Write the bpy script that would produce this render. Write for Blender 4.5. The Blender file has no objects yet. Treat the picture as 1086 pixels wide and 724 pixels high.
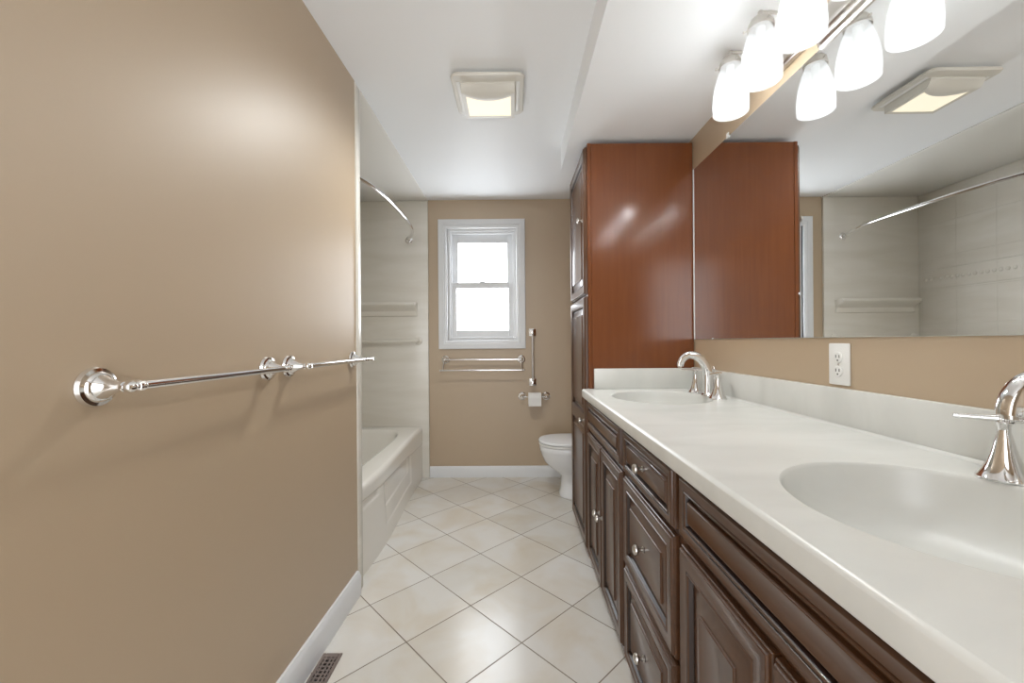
import bpy, bmesh, math, random
from mathutils import Vector, Matrix
random.seed(7)
C = bpy.context.scene.collection
SC = bpy.context.scene
PI = math.pi

# ------------------------------------------------------------------ camera, world, exposure
cam_d = bpy.data.cameras.new('camera')
cam = bpy.data.objects.new('camera', cam_d); C.objects.link(cam)
cam_d.sensor_width = 36.0; cam_d.sensor_fit = 'HORIZONTAL'
cam_d.lens = 439.04 / 1086.0 * 36.0
cam_d.clip_start = 0.02
_yaw, _pit, _rol = -0.0043, -0.0002, 0.0076
_f = Vector((math.sin(_yaw)*math.cos(_pit), math.cos(_yaw)*math.cos(_pit), math.sin(_pit)))
_r = Vector((math.cos(_yaw), -math.sin(_yaw), 0))
_d = -_r.cross(_f)
_r2 = math.cos(_rol)*_r + math.sin(_rol)*_d
_d2 = -math.sin(_rol)*_r + math.cos(_rol)*_d
M3 = Matrix((_r2, -_d2, -_f)).transposed()
cam.matrix_world = Matrix.Translation((0, 0, 1.2)) @ M3.to_4x4()
SC.camera = cam

EXPOSURE = 0.42
SKY = 8.8            # overcast white sky beyond the window
SHADE_E = 1.5        # glow of the frosted lamp shades
BULB_E = 80        # bulbs inside the shades
FAN_E = 5.0
FAN_W = 9           # lamp behind the fan lens
ADDED_FILL_W = 20         # unseen fill lamp added behind the viewpoint to brighten the room
SC.view_settings.view_transform = 'Standard'
SC.view_settings.look = 'None'
SC.view_settings.gamma = 1.0
SC.view_settings.exposure = EXPOSURE
SC.view_settings.use_curve_mapping = False
SC.cycles.caustics_reflective = True
SC.cycles.caustics_refractive = False
SC.cycles.sample_clamp_indirect = 6.0
SC.cycles.diffuse_bounces = 6

w = bpy.data.worlds.new('sky'); SC.world = w; w.use_nodes = True
bg = w.node_tree.nodes['Background']
bg.inputs[0].default_value = (0.93, 0.98, 1.03, 1); bg.inputs[1].default_value = SKY

def area(name, loc, rot, sx, sy, watts, col):
    l = bpy.data.lights.new(name, 'AREA'); l.shape = 'RECTANGLE'; l.size = sx; l.size_y = sy; l.energy = watts; l.color = col
    o = bpy.data.objects.new(name, l); C.objects.link(o); o.location = loc; o.rotation_euler = rot
    return o
area('added_fill_light', (-0.28, -0.93, 1.15), (PI/2, 0, 0), 0.86, 2.15, ADDED_FILL_W, (0.95, 1.0, 1.06))  # added area lamp, out of view, for general fill

pt = area('window_portal', (-0.277, 3.86, 1.71), (-PI/2, 0, 0), 0.62, 1.0, 1, (1, 1, 1)); pt.data.cycles.is_portal = True

# ------------------------------------------------------------------ materials
def mat(name, col, rough=0.5, metal=0.0, spec=0.5, coat=0.0):
    m = bpy.data.materials.new(name); m.use_nodes = True
    b = m.node_tree.nodes['Principled BSDF']
    b.inputs['Base Color'].default_value = (*col, 1)
    b.inputs['Roughness'].default_value = rough
    b.inputs['Metallic'].default_value = metal
    b.inputs['Specular IOR Level'].default_value = spec
    b.inputs['Coat Weight'].default_value = coat
    return m
def nt(m): return m.node_tree.nodes, m.node_tree.links, m.node_tree.nodes['Principled BSDF']
def add_bump(m, scale, strength, dist=0.001, detail=2.0, vec='Object'):
    N, L, b = nt(m)
    tc = N.new('ShaderNodeTexCoord'); n = N.new('ShaderNodeTexNoise'); bp = N.new('ShaderNodeBump')
    n.inputs['Scale'].default_value = scale; n.inputs['Detail'].default_value = detail
    bp.inputs['Strength'].default_value = strength; bp.inputs['Distance'].default_value = dist
    L.new(tc.outputs[vec], n.inputs['Vector']); L.new(n.outputs['Fac'], bp.inputs['Height'])
    L.new(bp.outputs['Normal'], b.inputs['Normal'])
def ramp(N, stops):
    r = N.new('ShaderNodeValToRGB')
    e = r.color_ramp.elements
    while len(e) < len(stops): e.new(0.5)
    for i, (p, c) in enumerate(stops):
        e[i].position = p; e[i].color = (*c, 1)
    return r
def veined(m, c1, c2, scale=(1, 1, 6), rot=(0.3, 0.2, 0.1), ns=1.6, lo=0.42, hi=0.66, detail=5):
    N, L, b = nt(m)
    tc = N.new('ShaderNodeTexCoord'); mp = N.new('ShaderNodeMapping'); n = N.new('ShaderNodeTexNoise')
    mp.inputs['Scale'].default_value = scale; mp.inputs['Rotation'].default_value = rot
    n.inputs['Scale'].default_value = ns; n.inputs['Detail'].default_value = detail; n.inputs['Distortion'].default_value = 0.6
    r = ramp(N, [(lo, c1), (hi, c2)])
    L.new(tc.outputs['Object'], mp.inputs[0]); L.new(mp.outputs[0], n.inputs['Vector'])
    L.new(n.outputs['Fac'], r.inputs[0]); L.new(r.outputs[0], b.inputs['Base Color'])

PAINT = mat('taupe_wall_paint', (0.46, 0.348, 0.23), 0.48, spec=1.0, coat=0.35); PAINT.node_tree.nodes['Principled BSDF'].inputs['Coat Roughness'].default_value = 0.42; add_bump(PAINT, 260, 0.12, 0.0006)
CEIL = mat('white_ceiling_paint', (0.87, 0.885, 0.90), 0.55, spec=0.3); add_bump(CEIL, 120, 0.06, 0.0006)
TRIM = mat('white_trim_paint', (0.75, 0.76, 0.77), 0.35)
PALE = mat('pale_ceiling_panel', (0.80, 0.785, 0.745), 0.3)
SURR = mat('cream_marbled_surround', (0.74, 0.70, 0.62), 0.22)
veined(SURR, (0.725, 0.69, 0.615), (0.785, 0.755, 0.69), (0.6, 0.8, 3.6), (0.5, 0.3, 0.0), 2.4, 0.36, 0.66)
SURRT = mat('cream_marbled_tile_panel', (0.74, 0.70, 0.62), 0.2)
veined(SURRT, (0.725, 0.69, 0.615), (0.785, 0.755, 0.69), (0.6, 0.8, 3.6), (0.5, 0.3, 0.0), 2.4, 0.36, 0.66)
TUB = mat('ivory_tub_acrylic', (0.82, 0.795, 0.74), 0.13)
COUNTER = mat('white_cultured_marble', (0.74, 0.73, 0.69), 0.27)
veined(COUNTER, (0.63, 0.635, 0.605), (0.69, 0.695, 0.665), (1.0, 2.5, 1.0), (0, 0, 0.5), 2.5, 0.35, 0.62)
CHROME = mat('polished_chrome', (0.82, 0.81, 0.80), 0.08, 1.0)
NICKEL = mat('brushed_nickel', (0.62, 0.59, 0.55), 0.28, 1.0)
MIRROR = mat('silvered_mirror', (0.90, 0.91, 0.905), 0.0, 1.0)
MIREDGE = mat('mirror_polished_edge', (0.55, 0.58, 0.56), 0.2)
PORC = mat('white_porcelain', (0.80, 0.81, 0.82), 0.09)
PLASTIC = mat('white_plastic', (0.80, 0.80, 0.78), 0.32)
FANP = mat('ivory_fan_plastic', (0.70, 0.68, 0.62), 0.4)
SLOT = mat('pale_slot_plastic', (0.84, 0.84, 0.82), 0.4)
DARK = mat('dark_recess', (0.012, 0.010, 0.009), 0.7)
BROWNM = mat('brown_register_metal', (0.22, 0.175, 0.155), 0.4, 0.3)
PAPER = mat('toilet_paper', (0.84, 0.83, 0.80), 0.9); add_bump(PAPER, 300, 0.15, 0.0006)
CARD = mat('cardboard', (0.42, 0.30, 0.19), 0.9)
CLEAR = mat('clear_plastic', (0.85, 0.86, 0.86), 0.15)

def wood(name, c1, c2, c3, rough, grain_axis='Z', spec=0.5, coat=0.0, cr=0.15, cior=1.5):
    m = mat(name, c2, rough, spec=spec, coat=coat)
    N, L, b = nt(m)
    b.inputs['Coat Roughness'].default_value = cr; b.inputs['Coat IOR'].default_value = cior
    tc = N.new('ShaderNodeTexCoord'); mp = N.new('ShaderNodeMapping')
    mp.inputs['Scale'].default_value = {'Z': (22, 22, 1.1), 'Y': (22, 1.1, 22)}[grain_axis]
    n = N.new('ShaderNodeTexNoise'); n.inputs['Scale'].default_value = 2.2; n.inputs['Detail'].default_value = 6; n.inputs['Distortion'].default_value = 0.4
    n2 = N.new('ShaderNodeTexNoise'); n2.inputs['Scale'].default_value = 3.0; n2.inputs['Detail'].default_value = 2
    r = ramp(N, [(0.28, c1), (0.5, c2), (0.75, c3)])
    mx = N.new('ShaderNodeMix'); mx.data_type = 'FLOAT'; mx.inputs[0].default_value = 0.45
    L.new(tc.outputs['Object'], mp.inputs[0]); L.new(mp.outputs[0], n.inputs['Vector']); L.new(tc.outputs['Object'], n2.inputs['Vector'])
    L.new(n.outputs['Fac'], mx.inputs[2]); L.new(n2.outputs['Fac'], mx.inputs[3])
    L.new(mx.outputs[0], r.inputs[0]); L.new(r.outputs[0], b.inputs['Base Color'])
    bp = N.new('ShaderNodeBump'); bp.inputs['Strength'].default_value = 0.04; bp.inputs['Distance'].default_value = 0.0005
    L.new(n.outputs['Fac'], bp.inputs['Height']); L.new(bp.outputs['Normal'], b.inputs['Normal'])
    return m
CHERRY = wood('cherry_veneer', (0.14, 0.041, 0.012), (0.16, 0.048, 0.013), (0.188, 0.059, 0.017), 0.4, coat=0.55, cr=0.17, spec=0.1, cior=1.6)
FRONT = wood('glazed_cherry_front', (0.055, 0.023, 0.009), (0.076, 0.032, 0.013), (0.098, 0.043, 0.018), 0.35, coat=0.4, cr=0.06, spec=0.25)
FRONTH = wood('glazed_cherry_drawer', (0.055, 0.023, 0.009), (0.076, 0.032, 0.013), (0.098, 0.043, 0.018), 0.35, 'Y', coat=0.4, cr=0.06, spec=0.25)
GLAZE = mat('dark_coffee_glaze', (0.022, 0.010, 0.006), 0.3)

# floor: 13 inch diagonal ceramic tile
FLOOR = mat('beige_marbled_floor_tile', (0.6, 0.56, 0.5), 0.2)
def _floor():
    N, L, b = nt(FLOOR)
    side, phi, ox, oy = 0.2309*math.sqrt(2), -0.0146, 0.0225, 1.6485
    th = PI/4 - phi
    tc = N.new('ShaderNodeTexCoord'); mp = N.new('ShaderNodeMapping')
    s = 1.0/side
    cx, cy = ox*s, oy*s
    mp.inputs['Scale'].default_value = (s, s, 1); mp.inputs['Rotation'].default_value = (0, 0, th)
    mp.inputs['Location'].default_value = (-(math.cos(th)*cx - math.sin(th)*cy) + 20, -(math.sin(th)*cx + math.cos(th)*cy) + 20, 0)
    br = N.new('ShaderNodeTexBrick'); br.offset = 0.0; br.squash = 1.0
    br.inputs['Scale'].default_value = 1.0; br.inputs['Brick Width'].default_value = 1.0; br.inputs['Row Height'].default_value = 1.0
    br.inputs['Mortar Size'].default_value = 0.0075; br.inputs['Mortar Smooth'].default_value = 0.1; br.inputs['Bias'].default_value = 0.0
    br.inputs['Color1'].default_value = (0.66, 0.645, 0.60, 1); br.inputs['Color2'].default_value = (0.745, 0.73, 0.695, 1)
    br.inputs['Mortar'].default_value = (0.24, 0.205, 0.165, 1)
    n = N.new('ShaderNodeTexNoise'); n.inputs['Scale'].default_value = 3.4; n.inputs['Detail'].default_value = 5; n.inputs['Distortion'].default_value = 0.7
    r = ramp(N, [(0.40, (1, 1, 1)), (0.72, (0.90, 0.82, 0.70))])
    mx = N.new('ShaderNodeMix'); mx.data_type = 'RGBA'; mx.blend_type = 'MULTIPLY'; mx.inputs[0].default_value = 0.8
    L.new(tc.outputs['Object'], mp.inputs[0]); L.new(mp.outputs[0], br.inputs['Vector'])
    L.new(tc.outputs['Object'], n.inputs['Vector']); L.new(n.outputs['Fac'], r.inputs[0])
    L.new(br.outputs['Color'], mx.inputs[6]); L.new(r.outputs[0], mx.inputs[7]); L.new(mx.outputs[2], b.inputs['Base Color'])
    bp = N.new('ShaderNodeBump'); bp.inputs['Strength'].default_value = 0.5; bp.inputs['Distance'].default_value = 0.002; bp.invert = True
    L.new(br.outputs['Fac'], bp.inputs['Height']); L.new(bp.outputs['Normal'], b.inputs['Normal'])
    mr = N.new('ShaderNodeMapRange'); mr.inputs['To Min'].default_value = 0.22; mr.inputs['To Max'].default_value = 0.8
    L.new(br.outputs['Fac'], mr.inputs[0]); L.new(mr.outputs[0], b.inputs['Roughness'])
_floor()

# moulded tile pattern of the long surround panel (shallow relief): squares below and above an embossed band
def _surrt():
    N, L, b = nt(SURRT)
    tc = N.new('ShaderNodeTexCoord'); sp = N.new('ShaderNodeSeparateXYZ'); cb = N.new('ShaderNodeCombineXYZ')
    br = N.new('ShaderNodeTexBrick'); br.offset = 0.0
    br.inputs['Scale'].default_value = 1.0; br.inputs['Brick Width'].default_value = 0.28; br.inputs['Row Height'].default_value = 0.28
    br.inputs['Mortar Size'].default_value = 0.003; br.inputs['Mortar Smooth'].default_value = 0.3
    bp = N.new('ShaderNodeBump'); bp.inputs['Strength'].default_value = 0.8; bp.inputs['Distance'].default_value = 0.003; bp.invert = True
    L.new(tc.outputs['Object'], sp.inputs[0]); L.new(sp.outputs['Y'], cb.inputs['X']); L.new(sp.outputs['Z'], cb.inputs['Y'])
    mp = N.new('ShaderNodeMapping'); mp.inputs['Location'].default_value = (0.07, 0.08, 0)
    L.new(cb.outputs[0], mp.inputs[0]); L.new(mp.outputs[0], br.inputs['Vector']); L.new(br.outputs['Fac'], bp.inputs['Height'])
    L.new(bp.outputs['Normal'], b.inputs['Normal'])
_surrt()

# window glass
GLASS = bpy.data.materials.new('window_glass'); GLASS.use_nodes = True
_n = GLASS.node_tree.nodes; _l = GLASS.node_tree.links
_n.remove(_n['Principled BSDF'])
_t = _n.new('ShaderNodeBsdfTransparent'); _g = _n.new('ShaderNodeBsdfGlossy'); _m = _n.new('ShaderNodeMixShader')
_g.inputs['Roughness'].default_value = 0.02; _m.inputs[0].default_value = 0.06
_l.new(_t.outputs[0], _m.inputs[1]); _l.new(_g.outputs[0], _m.inputs[2]); _l.new(_m.outputs[0], _n['Material Output'].inputs[0])

def glow(name, col, strength, base=(0.85, 0.85, 0.85), rough=0.3):
    m = mat(name, base, rough)
    b = m.node_tree.nodes['Principled BSDF']
    b.inputs['Emission Color'].default_value = (*col, 1); b.inputs['Emission Strength'].default_value = strength
    return m
SHADE = mat('frosted_seeded_glass', (0.30, 0.31, 0.31), 0.25)
def _shade():
    N, L, b = nt(SHADE)
    b.inputs['Emission Color'].default_value = (0.97, 1.0, 1.02, 1); b.inputs['Emission Strength'].default_value = SHADE_E
    tr = N.new('ShaderNodeBsdfTransparent'); tl = N.new('ShaderNodeBsdfTranslucent'); m1 = N.new('ShaderNodeMixShader'); m2 = N.new('ShaderNodeMixShader')
    tl.inputs[0].default_value = (0.05, 0.05, 0.05, 1); m1.inputs[0].default_value = 0.5; m2.inputs[0].default_value = 0.70
    L.new(b.outputs[0], m1.inputs[1]); L.new(tl.outputs[0], m1.inputs[2])
    L.new(m1.outputs[0], m2.inputs[1]); L.new(tr.outputs[0], m2.inputs[2])
    L.new(m2.outputs[0], N['Material Output'].inputs[0])
_shade()
BULB = glow('lit_bulb', (0.97, 1.0, 1.0), BULB_E)
LENS = glow('lit_fan_lens', (1.0, 0.90, 0.70), FAN_E * 0.13, (0.5, 0.46, 0.38), 0.6)

# ------------------------------------------------------------------ mesh helpers
def bmn(): return bmesh.new()
def box(bm, lo, hi, bev=0.0, seg=2, mi=0):
    x0, y0, z0 = lo; x1, y1, z1 = hi
    vs = [bm.verts.new(p) for p in ((x0,y0,z0),(x1,y0,z0),(x1,y1,z0),(x0,y1,z0),(x0,y0,z1),(x1,y0,z1),(x1,y1,z1),(x0,y1,z1))]
    fs = [bm.faces.new([vs[i] for i in q]) for q in ((3,2,1,0),(4,5,6,7),(0,1,5,4),(1,2,6,5),(2,3,7,6),(3,0,4,7))]
    for f in fs: f.material_index = mi
    if bev > 0:
        es = list({e for f in fs for e in f.edges})
        r = bmesh.ops.bevel(bm, geom=es, offset=bev, segments=seg, affect='EDGES', profile=0.5)
        for f in r['faces']: f.material_index = mi
    return bm
def basis(axis):
    a = Vector(axis).normalized()
    t = Vector((0, 0, 1)) if abs(a.z) < 0.9 else Vector((1, 0, 0))
    u = t.cross(a).normalized(); v = a.cross(u)
    return a, u, v
def skin(bm, rings, closed=True, cap0=True, cap1=True, mi=0, flip=False):
    R = [[bm.verts.new(p) for p in r] for r in rings]
    n = len(R[0]); m = n if closed else n - 1
    for a, b in zip(R[:-1], R[1:]):
        for i in range(m):
            j = (i + 1) % n
            q = [a[i], a[j], b[j], b[i]]
            if flip: q.reverse()
            f = bm.faces.new(q); f.material_index = mi
    if cap0:
        f = bm.faces.new(R[0] if flip else R[0][::-1]); f.material_index = mi
    if cap1:
        f = bm.faces.new(R[-1][::-1] if flip else R[-1]); f.material_index = mi
    return R
def lathe(bm, prof, org, axis=(0, 0, 1), seg=28, cap0=True, cap1=True, mi=0):
    a, u, v = basis(axis); o = Vector(org)
    rings = [[o + a*h + (u*math.cos(2*PI*i/seg) + v*math.sin(2*PI*i/seg))*max(r, 1e-4) for i in range(seg)] for r, h in prof]
    skin(bm, rings, True, cap0, cap1, mi)
    return bm
def tube(bm, pts, rad, seg=14, mi=0, square=0.0):
    pts = [Vector(p) for p in pts]; n = len(pts)
    if not isinstance(rad, (list, tuple)): rad = [rad]*n
    T = []
    for i in range(n):
        T.append((pts[min(i+1, n-1)] - pts[max(i-1, 0)]).normalized())
    a, u, v = basis(T[0]); rings = []
    for i in range(n):
        t = T[i]; u = (u - t*u.dot(t)).normalized(); v = t.cross(u)
        rr = rad[i] if isinstance(rad[i], (list, tuple)) else (rad[i], rad[i])
        ring = []
        for k in range(seg):
            c, s = math.cos(2*PI*k/seg), math.sin(2*PI*k/seg)
            if square:
                e = 2.0/(2.0 + square*4); c = math.copysign(abs(c)**e, c); s = math.copysign(abs(s)**e, s)
            ring.append(pts[i] + u*c*rr[0] + v*s*rr[1])
        rings.append(ring)
    skin(bm, rings, True, True, True, mi)
    return bm
def prism(bm, poly, z0, z1, mi=0):
    skin(bm, [[(x, y, z0) for x, y in poly], [(x, y, z1) for x, y in poly]], mi=mi)
    return bm
def ball(bm, c, r, seg=20):
    prof = [(r*math.sin(PI*i/12), -r*math.cos(PI*i/12)) for i in range(13)]
    return lathe(bm, prof, c, (0, 0, 1), seg)

ORG = {}
def obj(name, bm, mats, parent=None, org=None, ang=35):
    bmesh.ops.recalc_face_normals(bm, faces=bm.faces)
    if not isinstance(mats, (list, tuple)): mats = [mats]
    if parent is not None: o0 = ORG[parent.name]
    else: o0 = Vector(org) if org is not None else Vector((0, 0, 0))
    bmesh.ops.translate(bm, verts=bm.verts, vec=-o0)
    lim = math.radians(ang)
    for e in bm.edges:
        if len(e.link_faces) == 2 and e.calc_face_angle(0) > lim: e.smooth = False
    for f in bm.faces: f.smooth = True
    me = bpy.data.meshes.new(name); bm.to_mesh(me); bm.free()
    for m in mats: me.materials.append(m)
    o = bpy.data.objects.new(name, me); C.objects.link(o)
    if parent is not None: o.parent = parent
    else: o.location = o0
    ORG[o.name] = o0
    return o
def thing(name, label, cat, loc, group=None):
    o = bpy.data.objects.new(name, None); C.objects.link(o); o.location = loc
    o.empty_display_size = 0.05
    o['label'] = label; o['category'] = cat
    if group: o['group'] = group
    ORG[o.name] = Vector(loc)
    return o
def tag(o, label, cat, group=None):
    o['label'] = label; o['category'] = cat
    if group: o['group'] = group
    return o
def struct(name, bm, mats, parent=None, ang=35):
    o = obj(name, bm, mats, parent, ang=ang)
    if parent is None: o['kind'] = 'structure'
    return o
# ------------------------------------------------------------------ room dimensions
XW, YB, ZC = 0.9945, 3.673, 2.458          # right wall, back wall, ceiling
YF = -0.85                                  # wall behind the viewpoint
XA = -1.60                                  # long wall of the tub alcove
def xl(y): return -0.757 + 0.022*(y - 2.0)  # slightly splayed left wall
SOF_X, SOF_Y, SOF_Z = 0.3158, 2.70, 2.311
W0, W1, WZ0, WZ1 = -0.585, 0.032, 1.215, 2.205   # window opening

bm = bmn(); box(bm, (-1.75, YF-0.25, -0.1), (1.12, YB+0.15, 0)); struct('floor', bm, FLOOR)
bm = bmn(); box(bm, (-1.75, YF-0.25, ZC), (1.12, YB+0.15, ZC+0.1))
box(bm, (SOF_X, YF, SOF_Z), (XW, SOF_Y, ZC)); struct('ceiling', bm, CEIL)
bm = bmn()
box(bm, (-1.75, YB, 0), (W0, YB+0.15, ZC)); box(bm, (W1, YB, 0), (1.12, YB+0.15, ZC))
box(bm, (W0, YB, 0), (W1, YB+0.15, WZ0)); box(bm, (W0, YB, WZ1), (W1, YB+0.15, ZC)); struct('wall_back', bm, PAINT)
bm = bmn(); box(bm, (XW, YF, 0), (XW+0.12, YB, ZC)); struct('wall_right', bm, PAINT)
bm = bmn(); prism(bm, [(xl(YF), YF), (xl(1.985), 1.985), (-1.72, 1.985), (-1.72, YF)], 0, ZC); struct('wall_left', bm, PAINT)
bm = bmn(); box(bm, (XA-0.12, 1.985, 0), (XA, YB, ZC)); struct('wall_alcove', bm, PAINT)
bm = bmn(); box(bm, (-1.72, YF-0.1, 0), (-0.72, YF, ZC)); box(bm, (0.16, YF-0.1, 0), (1.12, YF, ZC)); box(bm, (-0.72, YF-0.1, 2.25), (0.16, YF, ZC)); box(bm, (-1.72, YF-0.25, 0), (1.12, YF-0.2, ZC)); struct('wall_front', bm, PAINT)  # opening added to admit the fill lamp; rear panel added to keep sky out

# baseboards: flat board with eased sloping top
def board(bm, a, b, nrm, h=0.1, t=0.017):
    a, b, n = Vector(a), Vector(b), Vector(nrm)
    prof = [(0, 0), (t, 0), (t, h*0.80), (t*0.72, h*0.93), (t*0.45, h), (0, h)]
    skin(bm, [[p + n*u + Vector((0, 0, v)) for u, v in prof] for p in (a, b)])
bm = bmn(); board(bm, (xl(YF)+0.0005, YF, 0), (xl(1.972)+0.0005, 1.972, 0), (1, 0, 0), 0.112, 0.02); struct('baseboard_left', bm, TRIM)
bm = bmn(); board(bm, (-0.751, YB-0.0005, 0), (XW-0.001, YB-0.0005, 0), (0, -1, 0), 0.098, 0.014); struct('baseboard_back', bm, TRIM)
# recessed filler strip between the tall cabinet and the soffit
bm = bmn(); box(bm, (0.45, 2.60, 2.2875), (0.985, 2.68, SOF_Z-0.0005)); struct('trim_1', bm, TRIM)

# ------------------------------------------------------------------ window
def rect_frame(bm, x0, x1, z0, z1, prof, y, sgn=-1):
    """mitred frame; prof = (inset, y-depth towards the room)"""
    rings = []
    for ins, d in prof:
        rings.append([(x0+ins, y+sgn*d, z0+ins), (x1-ins, y+sgn*d, z0+ins), (x1-ins, y+sgn*d, z1-ins), (x0+ins, y+sgn*d, z1-ins)])
    skin(bm, rings, True, False, False)
bm = bmn()
rect_frame(bm, -0.664, 0.105, 1.136, 2.283, [(0, 0.0), (0, 0.016), (0.005, 0.02), (0.045, 0.02), (0.052, 0.014), (0.062, 0.014), (0.068, 0.008), (0.075, 0.006), (0.079, 0.0), (0.079, -0.03)], YB)
win = struct('window_1', bm, TRIM)
def wframe(name, x0, x1, z0, z1, wd, y0, y1, parent, bw=None, tw=None):
    bm = bmn(); bw = bw or wd; tw = tw or wd
    box(bm, (x0, y0, z0), (x0+wd, y1, z1), 0.002, 1); box(bm, (x1-wd, y0, z0), (x1, y1, z1), 0.002, 1)
    box(bm, (x0+wd, y0, z0), (x1-wd, y1, z0+bw), 0.002, 1); box(bm, (x0+wd, y0, z1-tw), (x1-wd, y1, z1), 0.002, 1)
    return obj(name, bm, TRIM, parent)
jamb = wframe('jamb', W0+0.0005, W1-0.0005, WZ0+0.0005, WZ1-0.0005, 0.022, YB+0.012, YB+0.13, win)
stop = wframe('stop', W0+0.0225, W1-0.0225, WZ0+0.0225, WZ1-0.0225, 0.012, YB+0.03, YB+0.046, win, 0.006, 0.02)
lower = wframe('lower_sash', -0.562, 0.006, 1.242, 1.732, 0.05, YB+0.048, YB+0.078, win, 0.060, 0.051)
upper = wframe('upper_sash', -0.562, 0.006, 1.69, 2.1815, 0.062, YB+0.082, YB+0.112, win, 0.045, 0.088)
bm = bmn(); box(bm, (-0.514, YB+0.06, 1.30), (-0.042, YB+0.064, 1.683)); obj('pane', bm, GLASS, lower)
bm = bmn(); box(bm, (-0.502, YB+0.095, 1.733), (-0.054, YB+0.099, 2.095)); obj('pane', bm, GLASS, upper)
bm = bmn(); lathe(bm, [(0.0, 0), (0.03, 0), (0.028, 0.008), (0.012, 0.014), (0.0, 0.015)], (-0.278, YB+0.062, 1.732), (0, 0, 1), 20); obj('sash_lock', bm, TRIM, lower)

# ------------------------------------------------------------------ tub surround
sur = thing('shower_surround', 'cream marbled wall panels lining the tub alcove up to the ceiling', 'shower surround', (-1.18, 2.85, 0))
bm = bmn(); box(bm, (-1.598, 3.650, 0.0), (-0.753, 3.6725, 2.446), 0.003); obj('end_panel', bm, SURR, sur)
bm = bmn(); box(bm, (-1.598, 1.9855, 0.0), (-0.7505, 2.038, 2.446), 0.004); obj('end_panel', bm, SURR, sur)
bm = bmn(); box(bm, (-1.5995, 2.0385, 0.46), (-1.582, 3.6495, 2.446), 0.002)
obj('long_panel', bm, SURRT, sur)
bm = bmn()
for k in range(36):                     # embossed decorative band: a row of small shell bosses between two beads
    y = 2.1 + k*0.0425
    lathe(bm, [(0.016, 0), (0.014, 0.003), (0.008, 0.006), (0.0, 0.007)], (-1.5825, y, 1.70), (1, 0, 0), 12)
for z in (1.62, 1.78):
    tube(bm, [(-1.5825, 2.06, z), (-1.5825, 3.63, z)], 0.004, 8)
obj('relief_band', bm, SURR, sur)
bm = bmn(); box(bm, (-1.599, 1.986, 2.4465), (-0.753, 3.6725, 2.4575), 0.002); obj('ceiling_panel', bm, PALE, sur)
def shelf_prof(z0, z1, d):
    return [(0.0, z0), (0.006, z0-0.004), (0.012, z0), (0.012, z0+0.04), (0.03, z1-0.055), (d-0.012, z1-0.035), (d, z1-0.02), (d, z1-0.006), (d-0.006, z1), (0.0, z1)]
bm = bmn()
rings = []
for i, x in enumerate((-0.848, -0.850, -0.858, -0.872, -1.52, -1.534, -1.542, -1.544)):
    s = (0.35, 0.7, 0.92, 1, 1, 0.92, 0.7, 0.35)[i]
    rings.append([(x, 3.6497 - u*s, 1.487 + (v-1.487)*(0.9 + 0.1*s)) for u, v in shelf_prof(1.432, 1.548, 0.085)])
skin(bm, rings); obj('shelf', bm, SURR, sur)
bm = bmn()
tube(bm, [(-0.84, 3.66, 1.212), (-0.84, 3.62, 1.212), (-0.855, 3.604, 1.212), (-0.88, 3.60, 1.212), (-1.50, 3.60, 1.212), (-1.525, 3.604, 1.212), (-1.54, 3.62, 1.212), (-1.54, 3.66, 1.212)], 0.0135, 14)
for x in (-0.84, -1.54): lathe(bm, [(0.036, 0), (0.034, 0.006), (0.02, 0.012), (0.012, 0.016)], (x, 3.6498, 1.212), (0, -1, 0), 24)
obj('grab_rail', bm, SURR, sur)

# ------------------------------------------------------------------ bathtub with bowed apron
TY0, TY1, TX0 = 2.042, 3.6465, -1.5795
def bow(y): return math.exp(-((y-2.45)/0.52)**2)
def xbase(y): return -0.811 + 0.042*bow(y)
def xrim(y): return -0.812 + 0.030*bow(y)
def sst(a, b, x):
    t = min(1, max(0, (x-a)/(b-a))); return t*t*(3-2*t)
tub = thing('bathtub', 'ivory alcove bathtub with bowed embossed apron', 'bathtub', (-1.18, 2.85, 0))
bm = bmn()
ZR = 0.452
NY, zs = 200, []
def apron_x(y, z):
    zl = 0.375 - 0.07*max(0, (y-2.15)/1.45)
    k = sst(zl-0.012, zl+0.006, z)
    x = (1-k)*(xbase(y) + (xrim(y)-0.008-xbase(y))*(z/0.40)) + k*xrim(y)
    # sunk panels below the rolled lip
    def inside(y0, y1, z0, z1, r=0.012):
        return sst(y0, y0+0.05, y)*(1-sst(y1-0.05, y1, y))*sst(z0, z0+r, z)*(1-sst(z1-r, z1, z))
    dep = 0.0045*inside(2.47, 3.26, 0.098, 0.9) + 0.0045*inside(2.475, 3.175, 0.205, 0.9) + 0.0055*inside(1.9, 2.415, 0.318, 0.9)
    x -= dep*(1-k)
    if z > ZR-0.03:
        t = (z-(ZR-0.03))/0.03
        x -= 0.03*(1-math.sqrt(max(0, 1-t*t)))
    return x
zlist = [0.0, 0.05] + [0.09+0.0055*i for i in range(62)] 
zlist = [z for z in zlist if z < ZR-0.03] + [ZR-0.03+0.03*math.sin(PI/2*i/8) for i in range(9)]
ylist = [TY0 + (TY1-TY0)*i/NY for i in range(NY+1)]
skin(bm, [[(apron_x(y, z), y, z) for y in ylist] for z in zlist], False, False, False)
obj('apron', bm, TUB, tub, ang=60)
bm = bmn()
bcx, bcy, bax, bay = -1.225, 2.84, 0.292, 0.69
NA = 128
def sup(t, n=4.2):
    c, s = math.cos(t), math.sin(t)
    r = (abs(c)**n + abs(s)**n)**(-1.0/n)
    return r*c, r*s
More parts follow.
